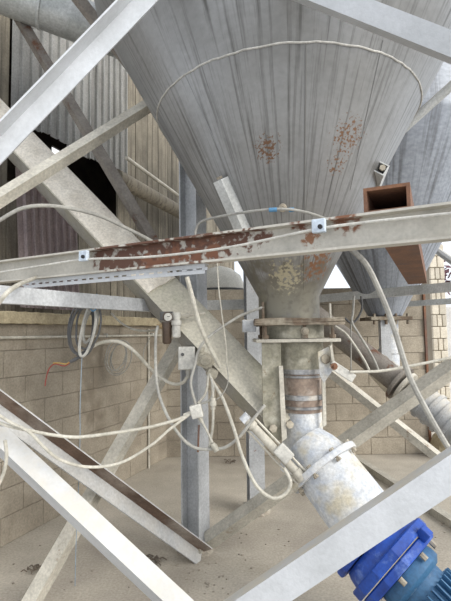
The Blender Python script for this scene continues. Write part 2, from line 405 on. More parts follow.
# weld seams of the cone
def ring_pts(z, r, a0, a1, n=72): return [AX + V((r * math.cos(a0 + (a1 - a0) * i / n), r * math.sin(a0 + (a1 - a0) * i / n), z)) for i in range(n + 1)]
pts = ring_pts(2.68, cr(2.68) + .001, 0, 2 * math.pi, 120)
obj('weld_seam', tube(bmesh.new(), [p + V((0, 0, random.uniform(-.003, .003))) for p in pts], .0045, 6), M['weld'], s1, True)
def on_cone(px, py, lift=0.0):
    """point of the near cone skin seen at a pixel (ray and cone intersection)"""
    d = (P(px, py, 1.0) - CAM); t = .6
    for i in range(4000):
        p = CAM + d * t
        if (p - AX - V((0, 0, p.z))).length <= cr(p.z): break
        t += .0008
    nrm = (p - AX - V((0, 0, p.z))).normalized(); nrm = (nrm - V((0, 0, KK))).normalized()
    return p + nrm * lift, nrm
seam = [on_cone(306 + (y - 40) * -.01, y)[0] for y in (44, 90, 140, 190, 240, 290)]
obj('weld_seam', tube(bmesh.new(), seam, .004, 6), M['silo'], s1, True)
for x0, x1 in ((185, 235), (383, 350)):
    ss = [on_cone(x0 + (x1 - x0) * k / 4, (40 if x0 > 300 else 75) + (150 if x0 > 300 else 110) * k / 4)[0] for k in range(5)]
    obj('weld_seam', tube(bmesh.new(), ss, .0025, 5), M['silo'], s1, True)
# welded stub channels on the cone
def stub(x0, y0, x1, y1, w):
    a, n1 = on_cone(x0, y0, .0); b, n2 = on_cone(x1, y1, .0)
    ax, e1, e2 = frame(b - a, n1)
    pr = [(-.02, -w / 2), (.055, -w / 2), (.055, w / 2), (-.02, w / 2), (-.02, w / 2 - .006), (.048, w / 2 - .006), (.048, -w / 2 + .006), (-.02, -w / 2 + .006)]
    st = obj('stub_channel', extrude(bmesh.new(), pr, a, b, e1, e2), M['pale_steel'], s1)
    obj('bolt', L(a + e1 * .03 - ax * .004, -ax, [(0, .016), (.012, .016)], 6), M['bolt'], st)
stub(224, 178, 249, 236, .06); stub(377, 166, 352, 240, .06)
# air nozzle on the cone
np_, nn = on_cone(283, 206)
nz = obj('air_nozzle', L(np_, nn, [(-.01, .012), (.03, .012), (.03, .02), (.045, .02), (.05, .014), (.06, .014)], 12), M['bolt'], s1, True)
# second silo, behind on the right
S2 = P(385, 316, 4.8); s2off = V((S2.x - AX.x, S2.y - AX.y, S2.z - 1.575))
s2 = thing('silo', S2, 'bluish grey streaked silo behind, on the right', 'silo', 'cement silos')
silo_cone(M['silo_far'], s2, s2off, .068)
obj('flange', B(S2 + V((0, 0, -.03)), .42, .4, .035, bev=.004), M['rust_dark'], s2)
for k in (-1, 1):
    obj('bolt', cyl(S2 + V((k * .17, -.17, -.09)), S2 + V((k * .17, -.17, .02)), .014, 8), M['rust_dark'], s2)
    obj('bolt', cyl(S2 + V((k * .05, -.17, -.09)), S2 + V((k * .05, -.17, .02)), .014, 8), M['rust_dark'], s2)
obj('outlet_pipe', L(S2 + V((.03, 0, -.56)), V((0, 0, 1)), [(0, .10), (.16, .10), (.17, .115), (.21, .115), (.22, .1), (.54, .1)], 20), M['dusty_white'], s2, True)
obj('side_plate', B(S2 + V((-.05, -.14, -.27)), .10, .02, .5), M['grey_steel'], s2)
tag(obj('silo_strut', tube(bmesh.new(), [P(398, 134, 3.45), P(480, 60, 3.2)], .035, 10), M['pale_steel'], None, True), 'pale round strut crossing the rear silo at right', 'brace')

# ---------------------------------------------------------------- columns
def h_column(name, base, rot, top, w, h, label, m, cut=None):
    """H-section upright on a rough concrete pad"""
    t = thing(name, base, label, 'column')
    e1 = V((math.cos(rot), math.sin(rot), 0)); e2 = V((-math.sin(rot), math.cos(rot), 0)); f, wb = .011, .008
    pr = [(-w / 2, -h / 2), (w / 2, -h / 2), (w / 2, -h / 2 + f), (wb / 2, -h / 2 + f), (wb / 2, h / 2 - f), (w / 2, h / 2 - f), (w / 2, h / 2),
          (-w / 2, h / 2), (-w / 2, h / 2 - f), (-wb / 2, h / 2 - f), (-wb / 2, -h / 2 + f), (-w / 2, -h / 2 + f)]
    obj('shaft', extrude(bmesh.new(), pr, base + V((0, 0, .05)), base + V((0, 0, top)), e1, e2), m, t)
    obj('base_plate', box(bmesh.new(), base + V((0, 0, .044)), w + .06, h + .06, .014, e1, e2), M['dusty_steel'], t)
    b = L(base, V((0, 0, 1)), [(0, w * .95), (.02, w * .86), (.04, w * .74)], 18); rough(b, .008, 5)
    for v in b.verts: v.co.z = max(v.co.z, 0)
    obj('footing', b, M['debris'], t)
    for sx in (-1, 1): obj('bolt', L(base + e1 * (sx * (w / 2 + .015)) - e2 * (h / 2 + .01) + V((0, 0, .05)), V((0, 0, 1)), [(0, .014), (.03, .014)], 6), M['bolt'], t)
    return t
CA = V((-.222, 3.145, 0)); CB = V((.225, 3.775, 0))
ca = h_column('column', CA, math.radians(62), 2.70, .135, .14, 'grey H-section column behind the square white box, nearer of the two', M['grey_steel'])
h_column('column', CB, math.radians(8), 2.62, .125, .13, 'grey steel column behind the valve, standing further back', M['grey_steel'])

# ---------------------------------------------------------------- front beam with its slotted strip
ZB = 1.86
bl, br = PZ(-14, 264.5, ZB), PZ(470, 203, ZB)
bax = (br - bl).normalized(); bout = V((bax.y, -bax.x, 0)).normalized()       # bout: towards the camera
if bout.y > 0: bout = -bout
def BP(f, out=0, dz=0): return bl + (br - bl) * f + bout * out + V((0, 0, dz))
def beam_at(x, y, out):
    o = bl + bout * out; v = P(x, y, 1) - CAM
    return CAM + v * ((o - CAM).dot(bout) / v.dot(bout))
def top_y(x): return 262.5 - (x - 0) * .1265
M['beam'] = mat('beam_paint', (196, 192, 182), (172, 168, 158), 5, .7, rust=(8, .68, .76), rustcol=(126, 90, 68), bump=.12, vary=0, grain=.10,
    spots=[(tuple(beam_at(x, top_y(x) + 8 - max(0, x - 190) * .05, .009)), .13 if 110 < x < 205 else .09, (98, 68, 54), 30, .56 if x < 215 else .62, .68 if x < 215 else .72) for x in (104, 118, 134, 150, 166, 182, 198, 213, 228, 243, 258)]
        + [(tuple(beam_at(x, top_y(x) + 17, .009)), .08, (126, 84, 62), 36, .58, .72) for x in (152, 172, 194, 214)]
        + [(tuple(beam_at(300, 222, .02)), .05, (112, 74, 56), 40, .54, .68), (tuple(beam_at(312, 238, .009)), .05, (138, 98, 72), 46, .58, .72), (tuple(beam_at(345, 218, .03)), .07, (124, 84, 62), 40, .56, .70)])
hB, fB, tB = .12, .055, .009
prof = [(0, 0), (fB, 0), (fB, -tB), (tB, -tB), (tB, -hB + tB), (fB, -hB + tB), (fB, -hB), (0, -hB)]
member('channel_beam', prof, bl, br, M['beam'], 'rust-stained cream channel beam crossing the whole picture in front', 'beam', bout) if False else None
fb = tag(obj('channel_beam', extrude(bmesh.new(), prof, bl, br, bout, V((0, 0, 1))), M['beam']), 'rust-stained cream channel beam crossing the whole picture in front of the silo', 'beam')
def slotted(name, f0, f1, z, label):
    bm = bmesh.new(); p = BP(f0, .0, z); q = BP(f1, .0, z); n = int((q - p).length / .05); w = .04
    for dz in (-.012, .012): box(bm, (p + q) / 2 + V((0, 0, dz)) + bout * .03, (q - p).length, .003, .016, bax, bout)
    for i in range(n + 1): box(bm, p + (q - p) * (i / n) + bout * .03, .018 if i % 2 else .026, .003, .012, bax, bout)
    box(bm, (p + q) / 2 + V((0, 0, .021)) + bout * .015, (q - p).length, .033, .003, bax, bout)
    return tag(obj(name, bm, M['white_steel']), label, 'slotted strip')
slotted('slotted_strip', .148, .60, -.143, 'slotted metal strip fixed along the underside of the front beam')
# cable lying on the beam with its two clips
cpx = [(-10, 274), (40, 266), (84, 259.5), (130, 258), (170, 255), (225, 248), (270, 239), (317, 229), (360, 223), (410, 217.5), (465, 212)]
tag(obj('cable', tube(bmesh.new(), spline([beam_at(x, y, .063) for x, y in cpx]), .0055, 8), M['white_plastic'], None, True), 'white cable clipped along the front beam', 'cable')
for x, y, lb in ((84, 256, 'pale blue cable clip on the left of the front beam'), (319, 226, 'pale blue cable clip on the front beam before the cone')):
    c = beam_at(x, y, .066); t = thing('cable_clip', c - V((0, 0, .03)), lb, 'clip', 'cable clips')
    obj('clip_body', box(bmesh.new(), c, .05, .022, .05, bax, bout, bev=.004), M['blue_clip'], t)
    obj('screw', L(c + bout * .011 + bax * .008 - V((0, 0, .006)), bout, [(0, .009), (.01, .008)], 8), M['black'], t)

# rusty square tube resting on the beam, and the rear beam that carries its far end
tf = PZ(387, 212, ZB + .001); tr = PZ(417, 283, ZB + .001)
tx = (tr - tf).normalized(); te1 = V((tx.y, -tx.x, 0)).normalized()
tw, tth, tt = .155, .095, .012
bm = bmesh.new(); f0 = tf; f1 = tr + tx * .08
ou = [(-tw / 2, 0), (tw / 2, 0), (tw / 2, tth), (-tw / 2, tth)]; inn = [(-tw / 2 + tt, tt), (tw / 2 - tt, tt), (tw / 2 - tt, tth - tt), (-tw / 2 + tt, tth - tt)]
def rg(p, pr): return [bm.verts.new(p + te1 * x + V((0, 0, 1)) * y) for x, y in pr]
A, Bq, C, D = rg(f0, ou), rg(f1, ou), rg(f0, inn), rg(f1, inn)
for i in range(4):
    j = (i + 1) % 4
    bm.faces.new((A[i], A[j], Bq[j], Bq[i])); bm.faces.new((C[j], C[i], D[i], D[j])); bm.faces.new((A[j], A[i], C[i], C[j])); bm.faces.new((Bq[i], Bq[j], D[j], D[i]))
bmesh.ops.recalc_face_normals(bm, faces=bm.faces)
tag(obj('square_tube', bm, M['rust_tube']), 'rusty open square tube lying across the front beam', 'tube')
ch = lambda w, h, t: [(0, 0), (w, 0), (w, -t), (t, -t), (t, -h + t), (w, -h + t), (w, -h), (0, -h)]
def zch(name, p, q, w, h, m, label):
    ax = (q - p).normalized(); o = V((ax.y, -ax.x, 0)).normalized(); o = -o if o.y > 0 else o
    return tag(obj(name, extrude(bmesh.new(), ch(w, h, .008), p, q, -o, V((0, 0, 1))), m), label, 'beam')
zr_ = ZB
zch('channel_beam', PZ(196, 300.5, 1.73), PZ(300, 298, 1.73), .05, .085, M['pale_steel'], 'grey rear beam seen left of the silo outlet')
zch('channel_beam', PZ(312, 295.5, zr_), PZ(480, 279, zr_), .05, .085, M['pale_steel'], 'grey rear beam under the far end of the rusty tube')
zch('channel_beam', PZ(396, 302, 1.77), PZ(480, 296, 1.77), .06, .06, M['pale_steel'], 'lower grey rail below the rear beam at right')
zch('channel_beam', PZ(-12, 284, 1.66), PZ(178, 302, 1.66), .05, .075, M['grey_steel'], 'bluish grey side beam below the front beam at left')

# ---------------------------------------------------------------- braces
angle_iron('angle_brace', P(-30, 174, 1.85), P(165, -28, 1.85), .083, M['white_steel'], 'broad white angle brace across the top left corner', 28, -1, False)
angle_iron('angle_brace', P(270, -24, 1.60), P(480, 59, 1.45), .074, M['white_steel'], 'white angle brace across the top right corner of the silo', 16, 1)
angle_iron('angle_brace', P(-30, 411, 2.25), P(215, 640, 2.1), .090, M['white_steel'], 'bright white angle brace across the bottom left corner', 20, 1, t=.01)
angle_iron('angle_brace', P(190, 645, 1.62), P(480, 450, 1.42), .094, M['white_steel'], 'broad pale angle brace in front of the blue gearbox', 14, -1)
rust_leg(angle_iron('angle_brace', P(-25, 389, 2.25), P(200, 553, 3.05), .095, M['grey_steel'], 'rust-streaked angle brace running down to the near column foot', 56, 1, False))
angle_iron('angle_brace', P(184, 335, 3.03), P(18, 626, 2.42), .075, M['dusty_steel'], 'dusty pale brace sloping from the near column to the floor at left', 30, -1)
angle_iron('angle_brace', P(205, 543, 3.05), P(480, 348, 2.62), .082, M['dusty_steel'], 'dusty brace rising right from the near column foot behind the flange', 40, 1)
angle_iron('angle_brace', P(318, 362, 3.3), P(468, 481, 3.0), .055, M['dusty_steel'], 'thin grey brace sloping down to the right behind the outlet', 30, -1)
angle_iron('angle_brace', P(0, -14, 3.15), P(158, 250, 2.95), .062, M['brown_steel'], 'thin brown brace sloping down across the corrugated sheets', 30, 1)
angle_iron('angle_brace', P(-30, 217, 2.2), P(172, 91, 2.95), .062, M['dusty_steel'], 'tan brace rising to the silo across the left side', 40, -1)
angle_iron('angle_brace', P(70, -12, 2.7), P(135, 72, 2.95), .06, M['brown_steel'], 'short brown brace end at the top beside the duct', 30, 1)
angle_iron('floor_rail', PZ(345, 452, .05), PZ(478, 540, .05), .07, M['dusty_steel'], 'steel rail lying on the floor behind the gearbox', 35, -1, cat='rail')

# ---------------------------------------------------------------- valve under the silo, sleeve, screw conveyor
VZ = lambda py: P(295, py, 2.6).z
VC = V((AX.x + .028, AX.y, 0))
def vc(z, dx=0, dy=0): return V((VC.x + dx, VC.y + dy, z))
Z = {k: VZ(k) for k in (316, 320, 326, 338, 342, 366, 373, 391, 398, 410)}
bv = thing('butterfly_valve', vc(Z[366]), 'greenish rusted valve body bolted under the silo cone', 'valve')
pl = B(vc((Z[320] + Z[326]) / 2 + .004), .475, .40, .036); bmesh.ops.subdivide_edges(pl, edges=pl.edges[:], cuts=5, use_grid_fill=True)
obj('top_flange', rough(pl, .004, 1), M['rust_dark'], bv)
obj('body', L(vc(Z[338]), V((0, 0, 1)), [(0, .165), (Z[326] - Z[338] + .004, .165)], 32), M['green_steel'], bv, True)
obj('bottom_flange', B(vc((Z[338] + Z[342]) / 2, -.005), .45, .36, .018, bev=.003), M['dusty_steel'], bv)
obj('lower_neck', L(vc(Z[366] - .01, .03, -.02), V((0, 0, 1)), [(0, .125), (Z[342] - Z[366] + .01, .125)], 32), M['green_steel'], bv, True)
for dx, dy in ((-.18, -.16), (.03, -.165), (.18, -.16), (-.18, .15), (.18, .15)):
    b = obj('bolt', L(vc(Z[338] - .02, dx, dy), V((0, 0, 1)), [(0, .009), (.02, .009), (.02, .018), (.04, .018), (.04, .009), (.12, .009)], 8), M['rust_dark'], bv)
obj('pivot', L(vc(Z[326] - .03, .03, -.16), V((0, -1, 0)), [(0, .022), (.02, .022), (.02, .012), (.035, .012)], 12), M['bolt'], bv)
obj('threaded_rod', cyl(vc(VZ(372), -.185, -.1), vc(VZ(303), -.185, -.1), .008, 8), M['rust_dark'], bv)
obj('threaded_rod', cyl(vc(VZ(352), .185, -.1), vc(VZ(305), .185, -.1), .006, 8), M['dusty_steel'], bv)
obj('sensor_box', B(P(249, 326, 2.52), .075, .06, .07, bev=.008), M['grey_steel'], bv)
# side plate and straps
def px_prism(pts, d, th): # upright plate of a given outline, thickness away from the viewer
    bm = bmesh.new(); f = [P(x, y, d) for x, y in pts]; n = len(f)
    A = [bm.verts.new(p) for p in f]; C = [bm.verts.new(p + V((0, th, 0))) for p in f]
    bm.faces.new(A); bm.faces.new(C[::-1])
    for i in range(n): bm.faces.new((A[i], C[i], C[(i + 1) % n], A[(i + 1) % n]))
    bmesh.ops.recalc_face_normals(bm, faces=bm.faces); return bm
obj('side_plate', px_prism([(262, 343), (281, 343), (282, 440), (270, 441), (263, 420)], 2.44, .03), M['green_steel'], bv)
obj('strap', px_prism([(279, 366), (283, 366), (287, 438), (282, 442)], 2.42, .02), M['dusty_steel'], bv)
obj('strap', px_prism([(322, 378), (325.5, 378), (326.5, 425), (323.5, 427)], 2.46, .02), M['dusty_steel'], bv)
for x, y in ((273, 428), (289.5, 424)): bolt(bv, P(x, y, 2.43), V((0, -1, 0)), .021, .02)
# lever bracket
lv = thing('valve_lever', P(325, 382, 2.42), 'pale triangular lever bracket right of the valve', 'lever')
lb = obj('bracket_plate', px_prism([(318, 352), (330, 346), (333, 358), (333, 370), (324, 383), (320, 376)], 2.42, .012), M['dusty_white'], lv)
obj('plate_rib', px_prism([(330, 346), (332, 345), (336, 369), (333, 370)], 2.39, .04), M['dusty_steel'], lb)
obj('pivot', L(P(333, 366, 2.39), V((0, -1, 0)), [(0, .018), (.03, .018), (.03, .008), (.045, .008)], 10), M['rust_tube'], lv)
aa, ab = P(331, 364, 2.38), P(354, 379, 2.36); axx, e1, e2 = frame(ab - aa, V((0, -1, 0)))
obj('lever_arm', box(bmesh.new(), (aa + ab) / 2, (ab - aa).length, .02, .045, axx, e1, e2, bev=.005), M['white_plastic'], lv)
obj('oval_opening', L(P(325.5, 359, 2.415), V((0, -1, 0)), [(0, .026), (.004, .022)], 14), M['rust_dark'], lv)
# rubber sleeve with clamps
sl = thing('rubber_sleeve', vc(Z[410]), 'brown banded rubber sleeve between valve and conveyor inlet', 'sleeve')
H_ = Z[366] - Z[410]
obj('sleeve_body', L(vc(Z[410], .03, -.02), V((0, 0, 1)), [(0, .112), (H_ * .08, .117), (H_ * .2, .114), (H_ * .3, .119), (H_ * .45, .116), (H_ * .62, .122), (H_ * .8, .118), (H_, .116)], 32), M['rubber'], sl, True)
for py, hh in ((370, .030), (375, .014), (395, .028), (405, .016)):
    c = obj('hose_clamp', L(vc(VZ(py) - hh / 2, .03, -.02), V((0, 0, 1)), [(0, .12), (.002, .125), (hh - .002, .125), (hh, .12)], 32), M['clamp'], sl, True)
obj('clamp_screw', B(vc(VZ(395), .12, -.115), .035, .03, .02, bev=.003), M['clamp'], sl)
# screw conveyor
C0, C1 = P(318, 461, 2.52), P(-40, 84.5, 3.35)
cv = thing('screw_conveyor', P(330, 475, 2.4), 'dusty screw conveyor sloping from upper left down to the blue drive', 'conveyor')
ca_ = (C1 - C0).normalized()
side = V((-ca_.y, ca_.x, 0)).normalized()
if side.y > 0: side = -side
upn = ca_.cross(side).normalized(); upn = -upn if upn.z < 0 else upn
rl = math.radians(42); lidn = (upn * math.cos(rl) + side * math.sin(rl)).normalized(); sdn = (side * math.cos(rl) - upn * math.sin(rl)).normalized()
tw_ = .215
pr = [(-tw_ / 2, 0), (tw_ / 2, 0), (tw_ / 2, -.10)] + [(tw_ / 2 * math.cos(a), -.10 - tw_ / 2 * math.sin(a)) for a in [math.pi * k / 8 for k in range(1, 8)]] + [(-tw_ / 2, -.10)]
tsh = -lidn * 0 + lidn * .085
trb = obj('trough', extrude(bmesh.new(), pr, C0 + tsh + ca_ * .27, C1 + tsh, sdn, lidn), M['trough_side'], cv, True)
# lid is caked with dust on the upper half
lm = C0 + (C1 - C0) * .36
def slab(p, q, w, h, bump_, seed):
    bm = bmesh.new(); n = 60; rr = random.Random(seed); rows = []
    for i in range(n + 1):
        c = p + (q - p) * (i / n); row = []
        for j in range(9):
            x = -w / 2 + w * j / 8
            y = 0 if j in (0, 8) else h + rr.uniform(-1, 1) * bump_
            row.append(bm.verts.new(c + sdn * x + lidn * y))
        rows.append(row)
    for a, b in zip(rows, rows[1:]):
        for j in range(8): bm.faces.new((a[j], a[j + 1], b[j + 1], b[j]))
        bm.faces.new((a[8], a[0], b[0], b[8]))
    bm.faces.new(rows[0]); bm.faces.new(rows[-1][::-1])
    bmesh.ops.recalc_face_normals(bm, faces=bm.faces); return bm
ld = obj('trough_lid', slab(C0 + tsh + ca_ * .26, C1 + tsh, .235, .008, .001, 1), M['trough'], cv, True)
obj('dust_crust', slab(lm + tsh + lidn * .007, C1 + tsh + lidn * .007, .225, .014, .007, 2), M['dust_conc'], cv, True)
obj('trough_joint', extrude(bmesh.new(), [(x * 1.14, y * 1.1 + .012) for x, y in pr], C0 + tsh + ca_ * .62, C0 + tsh + ca_ * .635, sdn, lidn), M['trough'], cv, True) if False else None
# inlet throat bending into the drive-end tube
Q0, Q1 = P(325, 468, 2.42), P(392, 557, 2.2)
obj('inlet_throat', L(vc(VZ(468), .03, -.02), V((0, 0, 1)), [(0, .13), (VZ(448) - VZ(468), .122), (VZ(432) - VZ(468), .112), (VZ(410) - VZ(468) + .01, .108)], 32), M['dusty_white'], cv, True)
pa = (Q1 - Q0).normalized()
fl_ = obj('pipe_flange', L(Q0 - pa * .02, pa, [(0, .197), (.004, .2), (.028, .2), (.032, .197)], 40), M['dusty_white'], cv, True)
for k in range(8):
    a_, e1, e2 = frame(pa, V((.3, .2, 1))); an = 2 * math.pi * k / 8 + .2
    obj('bolt', L(Q0 + (e1 * math.cos(an) + e2 * math.sin(an)) * .182 - pa * .034, pa, [(0, .013), (.014, .013), (.014, .008), (.055, .008), (.055, .013), (.068, .013)], 6), M['bolt'], fl_)
obj('end_tube', L(Q0, pa, [(-.17, .11), (-.10, .14), (-.02, .160), (0, .162), ((Q1 - Q0).length * .62, .165)], 36), M['dusty_white'], cv, True)

# blue gear motor on the end of the conveyor
G0 = P(369, 536, 2.26); ga = (P(400, 568, 2.17) - G0).normalized()
gm = thing('gear_motor', G0, 'bright blue gearbox with ribbed blue motor at bottom right', 'motor')
a_, e1, e2 = frame(ga, V((.2, -.4, 1)))
def ngon_plate(c, r, h, n, rot, m, name, parent=gm, bev=.006):
    return obj(name, L(c, ga, [(0, r - bev), (bev, r), (h - bev, r), (h, r - bev)], n, ref=e1 * math.cos(rot) + e2 * math.sin(rot)), m, parent)
obj('adapter', L(G0 - ga * .06, ga, [(0, .17), (.07, .18)], 32), M['blue'], gm, True)
ngon_plate(G0, .228, .035, 14, 0, M['blue'], 'mounting_flange')
obj('housing', L(G0 + ga * .04, ga, [(0, .19), (.02, .20), (.07, .21)], 36), M['blue'], gm, True)
ngon_plate(G0 + ga * .10, .235, .048, 12, .2, M['blue'], 'gear_cover')
ngon_plate(G0 + ga * .153, .222, .042, 12, .2, M['blue'], 'gear_cover')
LQ = .5; pa = ga; MO = .198 - LQ * .27 - .108
G0 = G0 + ga * MO
obj('motor_flange', L(G0 + pa * (LQ * .27 + .108), pa, [(0, .16), (.02, .165), (.05, .165), (.07, .14)], 32), M['blue_motor'], gm, True)
mb = G0 + pa * (LQ * .27 + .17)
obj('motor_body', L(mb, pa, [(0, .125), (.34, .125), (.36, .11)], 32), M['blue_motor'], gm, True)
for k in range(30):
    an = 2 * math.pi * k / 30; rd = e1 * math.cos(an) + e2 * math.sin(an); tg = pa.cross(rd)
    obj('cooling_fin', box(bmesh.new(), mb + pa * .19 + rd * .138, .28, .034, .006, pa, rd, tg), M['blue_motor'], gm)
obj('fan_cowl', L(mb + pa * .345, pa, [(0, .15), (.10, .15), (.12, .13)], 32), M['blue_motor'], gm, True)
for k in range(8):
    an = 2 * math.pi * (k + .3) / 8
    bolt(gm, G0 + pa * (LQ * .27 + .108) + (e1 * math.cos(an) + e2 * math.sin(an)) * .185, pa, .012, .03)
obj('lifting_lug', box(bmesh.new(), G0 + pa * (.16 - MO) + e1 * .24, .05, .05, .04, pa, e1, e2, bev=.006), M['blue'], gm)

# pneumatic cylinder below the trough
y0, y1 = P(247, 420, 2.38), P(303, 479, 2.30); ya = (y1 - y0).normalized()
pc = thing('air_cylinder', (y0 + y1) / 2 - V((0, 0, .1)), 'pale air cylinder slanting beside the conveyor inlet', 'cylinder')
ln = (y1 - y0).length
obj('barrel', L(y0, ya, [(0, .018), (.01, .027), (.05, .027), (.05, .022), (ln - .05, .022), (ln - .05, .028), (ln, .028)], 16), M['dusty_steel'], pc, True)
a_, e1, e2 = frame(ya, V((0, -1, 0)))
obj('sensor_block', box(bmesh.new(), y0 + ya * (ln * .62) - e2 * .02 + e1 * .01, .085, .055, .065, ya, e1, e2, bev=.006), M['white_plastic'], pc)
for s_ in (-1, 1): obj('tie_rod', tube(bmesh.new(), [y0 + ya * .02 + e2 * (.036 * s_), y1 + e2 * (.036 * s_)], .006, 6), M['dusty_steel'], pc)
obj('clevis', L(y0 - ya * .01 - e2 * .022, e2, [(0, .026), (.044, .026)], 14), M['dusty_white'], pc)

# ---------------------------------------------------------------- electrical and air fittings by the near column
wbx = thing('junction_box', P(187, 369, 2.62), 'square white junction box in front of the near column', 'box')
obj('box_body', B(P(187, 358, 2.62), .097, .06, .132, bev=.006), M['white_plastic'], wbx)
obj('box_lid', B(P(187, 358, 2.585), .092, .012, .126, bev=.004), M['white_plastic'], wbx)
obj('lock', L(P(182.5, 354.5, 2.577), V((0, -1, 0)), [(0, .010), (.008, .008)], 10), M['hose_dark'], wbx)
obj('gland', L(P(188, 369, 2.62), V((0, 0, -1)), [(0, .014), (.03, .014), (.03, .01), (.05, .01)], 10), M['hose_grey'], wbx)
sb = thing('junction_box', P(196, 418, 2.45), 'small white cube junction box hanging among the cables', 'box')
ex = (V((1, 0, .25))).normalized(); ez = V((-.25, 0, 1)).normalized()
obj('box_body', box(bmesh.new(), P(196.5, 411, 2.45), .062, .05, .07, ex, V((0, 1, 0)), ez, bev=.006), M['white_plastic'], sb)
obj('gland', L(P(191, 413, 2.45), V((-1, 0, -.3)), [(0, .012), (.04, .010)], 10), M['hose_white'], sb)
obj('gland', L(P(200, 417, 2.45), V((.4, 0, -1)), [(0, .012), (.03, .009)], 10), M['hose_white'], sb)
# air filter and regulator
fr = thing('air_regulator', P(168, 345, 2.62), 'air filter regulator with round gauge and dark bowl left of the trough', 'regulator')
obj('dark_bowl', L(P(167, 344, 2.62), V((0, 0, 1)), [(0, .018), (.01, .026), (.09, .027), (.10, .03), (.125, .03)], 16), M['bowl'], fr, True)
obj('regulator_head', B(P(167, 316, 2.62), .075, .05, .05, bev=.006), M['hose_dark'], fr)
obj('white_bowl', L(P(176.5, 338, 2.60), V((0, 0, 1)), [(0, .015), (.008, .024), (.07, .024), (.075, .03), (.10, .03), (.10, .02), (.125, .026), (.145, .026)], 16), M['white_plastic'], fr, True)
g = obj('gauge', L(P(168, 317, 2.56), V((0, -1, 0)), [(0, .028), (.02, .028), (.02, .024), (.017, .023)], 20), M['bowl'], fr, True)
obj('gauge_face', L(P(168, 317, 2.538), V((0, -1, 0)), [(0, .0225), (.003, .022)], 20), M['white_plastic'], g)
obj('needle', box(bmesh.new(), P(168.5, 316.5, 2.531), .016, .001, .003), M['black'], g)
obj('brass_fitting', L(P(157, 326, 2.62), V((1, 0, 0)), [(0, .012), (.02, .012), (.02, .017), (.04, .017), (.04, .011), (.06, .011)], 8), M['brass'], fr)
obj('outlet_fitting', L(P(181, 316, 2.61), V((1, .15, .1)), [(0, .011), (.03, .011), (.03, .015), (.045, .015), (.045, .009), (.14, .009)], 8), M['dusty_steel'], fr)
# dust covered solenoids
sv = thing('solenoid_valve', P(207, 380, 2.55), 'dust-caked solenoid lump on the trough side', 'valve')
ex_ = V((1, .2, -.45)).normalized(); ey_ = V((.1, 1, 0)); ey_ = (ey_ - ex_ * ey_.dot(ex_)).normalized(); ez_ = ex_.cross(ey_)
obj('coil_body', rough(box(bmesh.new(), P(205, 360, 2.55), .095, .07, .08, ex_, ey_, ez_, bev=.016), .002, 4), M['lump'], sv)
obj('coil_cap', L(P(205, 360, 2.51), -ey_, [(0, .032), (.02, .032), (.026, .026)], 14), M['lump'], sv, True)
obj('coil_head', rough(box(bmesh.new(), P(212, 373, 2.53), .06, .05, .05, ex_, ey_, ez_, bev=.012), .002, 6), M['lump'], sv)
obj('coil_stem', cyl(P(201, 352, 2.52), P(203, 347, 2.52), .013, 10), M['lump'], sv)

# ---------------------------------------------------------------- hoses and cables
HW, HG, HD = M['hose_white'], M['hose_grey'], M['hose_dark']
cable('air_hose', [(-8, 224, 2.1), (0, 220, 2.1), (23, 208, 2.12), (53, 206, 2.16), (94, 214, 2.25), (124, 227, 2.34), (153, 242, 2.42), (160, 250, 2.45)], .011, HG, 'grey hose arching over the front beam at left', 'hose')
cn = [(195, 238), (196, 229), (201, 222), (215, 217.5), (250, 211.5), (282, 209), (305, 212), (326, 219), (334, 224)]
cable('air_hose', [(x, y, d) for (x, y), d in zip(cn, (2.2, 2.2, 2.18, 2.12, 1.98, 1.93, 1.93, 1.93, 1.95))], .007, HG, 'thin grey hose curving across the cone above the beam', 'hose')
for x0, x1, nm in ((269, 277, 'left'), (289, 294, 'right')):
    c = P((x0 + x1) / 2, 209.5, 1.935); tag(obj('hose_joint', L(P(x0, 210, 1.94), P(x1, 209.6, 1.935) - P(x0, 210, 1.94), [(0, .0095), ((x1 - x0) / 454 * 1.94, .0095)], 10), M['blue_tie'], None, True), f'blue hose joint {nm} of the nozzle on the cone hose', 'joint', 'blue hose joints')
cable('air_hose', [(343, 238, 1.9), (350, 248, 1.88), (366, 264, 1.86), (380, 292, 1.86), (393, 325, 1.86), (409, 375, 1.86), (428, 413, 1.86), (446, 444, 1.86), (458, 462, 1.86)], .0135, HG, 'thick grey hose hanging from the front beam at right', 'hose')
cable('air_hose', [(350, 372, 2.35), (380, 371, 2.36), (410, 366, 2.36), (440, 360, 2.36), (465, 355, 2.36)], .0085, HW, 'thin pale hose stretched right from the lever', 'hose')
cable('air_hose', [(-6, 310, 1.68), (0, 301, 1.68), (9, 291, 1.7), (20, 284, 1.85), (30, 280, 2.2), (40, 276, 2.5)], .0105, HW, 'short pale hose hooking under the beam at far left', 'hose')
cable('cable', [(-8, 420, 2.2), (9, 426, 2.2), (27, 430, 2.2), (53, 435, 2.22), (80, 437, 2.25), (120, 432, 2.3), (150, 427, 2.36), (176, 420, 2.42), (190, 414, 2.45)], .0095, HW, 'white cable running level from far left to the small white cube', 'cable')
cable('cable', [(-8, 410, 2.18), (8, 421, 2.18), (29, 432, 2.18), (45, 448, 2.18), (61, 460, 2.2), (88, 467, 2.25), (120, 463, 2.3), (150, 446, 2.36), (170, 429, 2.41), (190, 414, 2.44)], .0085, HW, 'white cable sagging low from far left to the small white cube', 'cable')
cable('cable', [(86, 353, 2.6), (92, 347, 2.6), (104, 342, 2.6), (119, 342, 2.6), (134, 351, 2.62), (153, 371, 2.7), (170, 383, 2.68), (182, 383, 2.64), (188, 376, 2.62)], .011, HW, 'white cable looping from the wire coil to the square white box', 'cable')
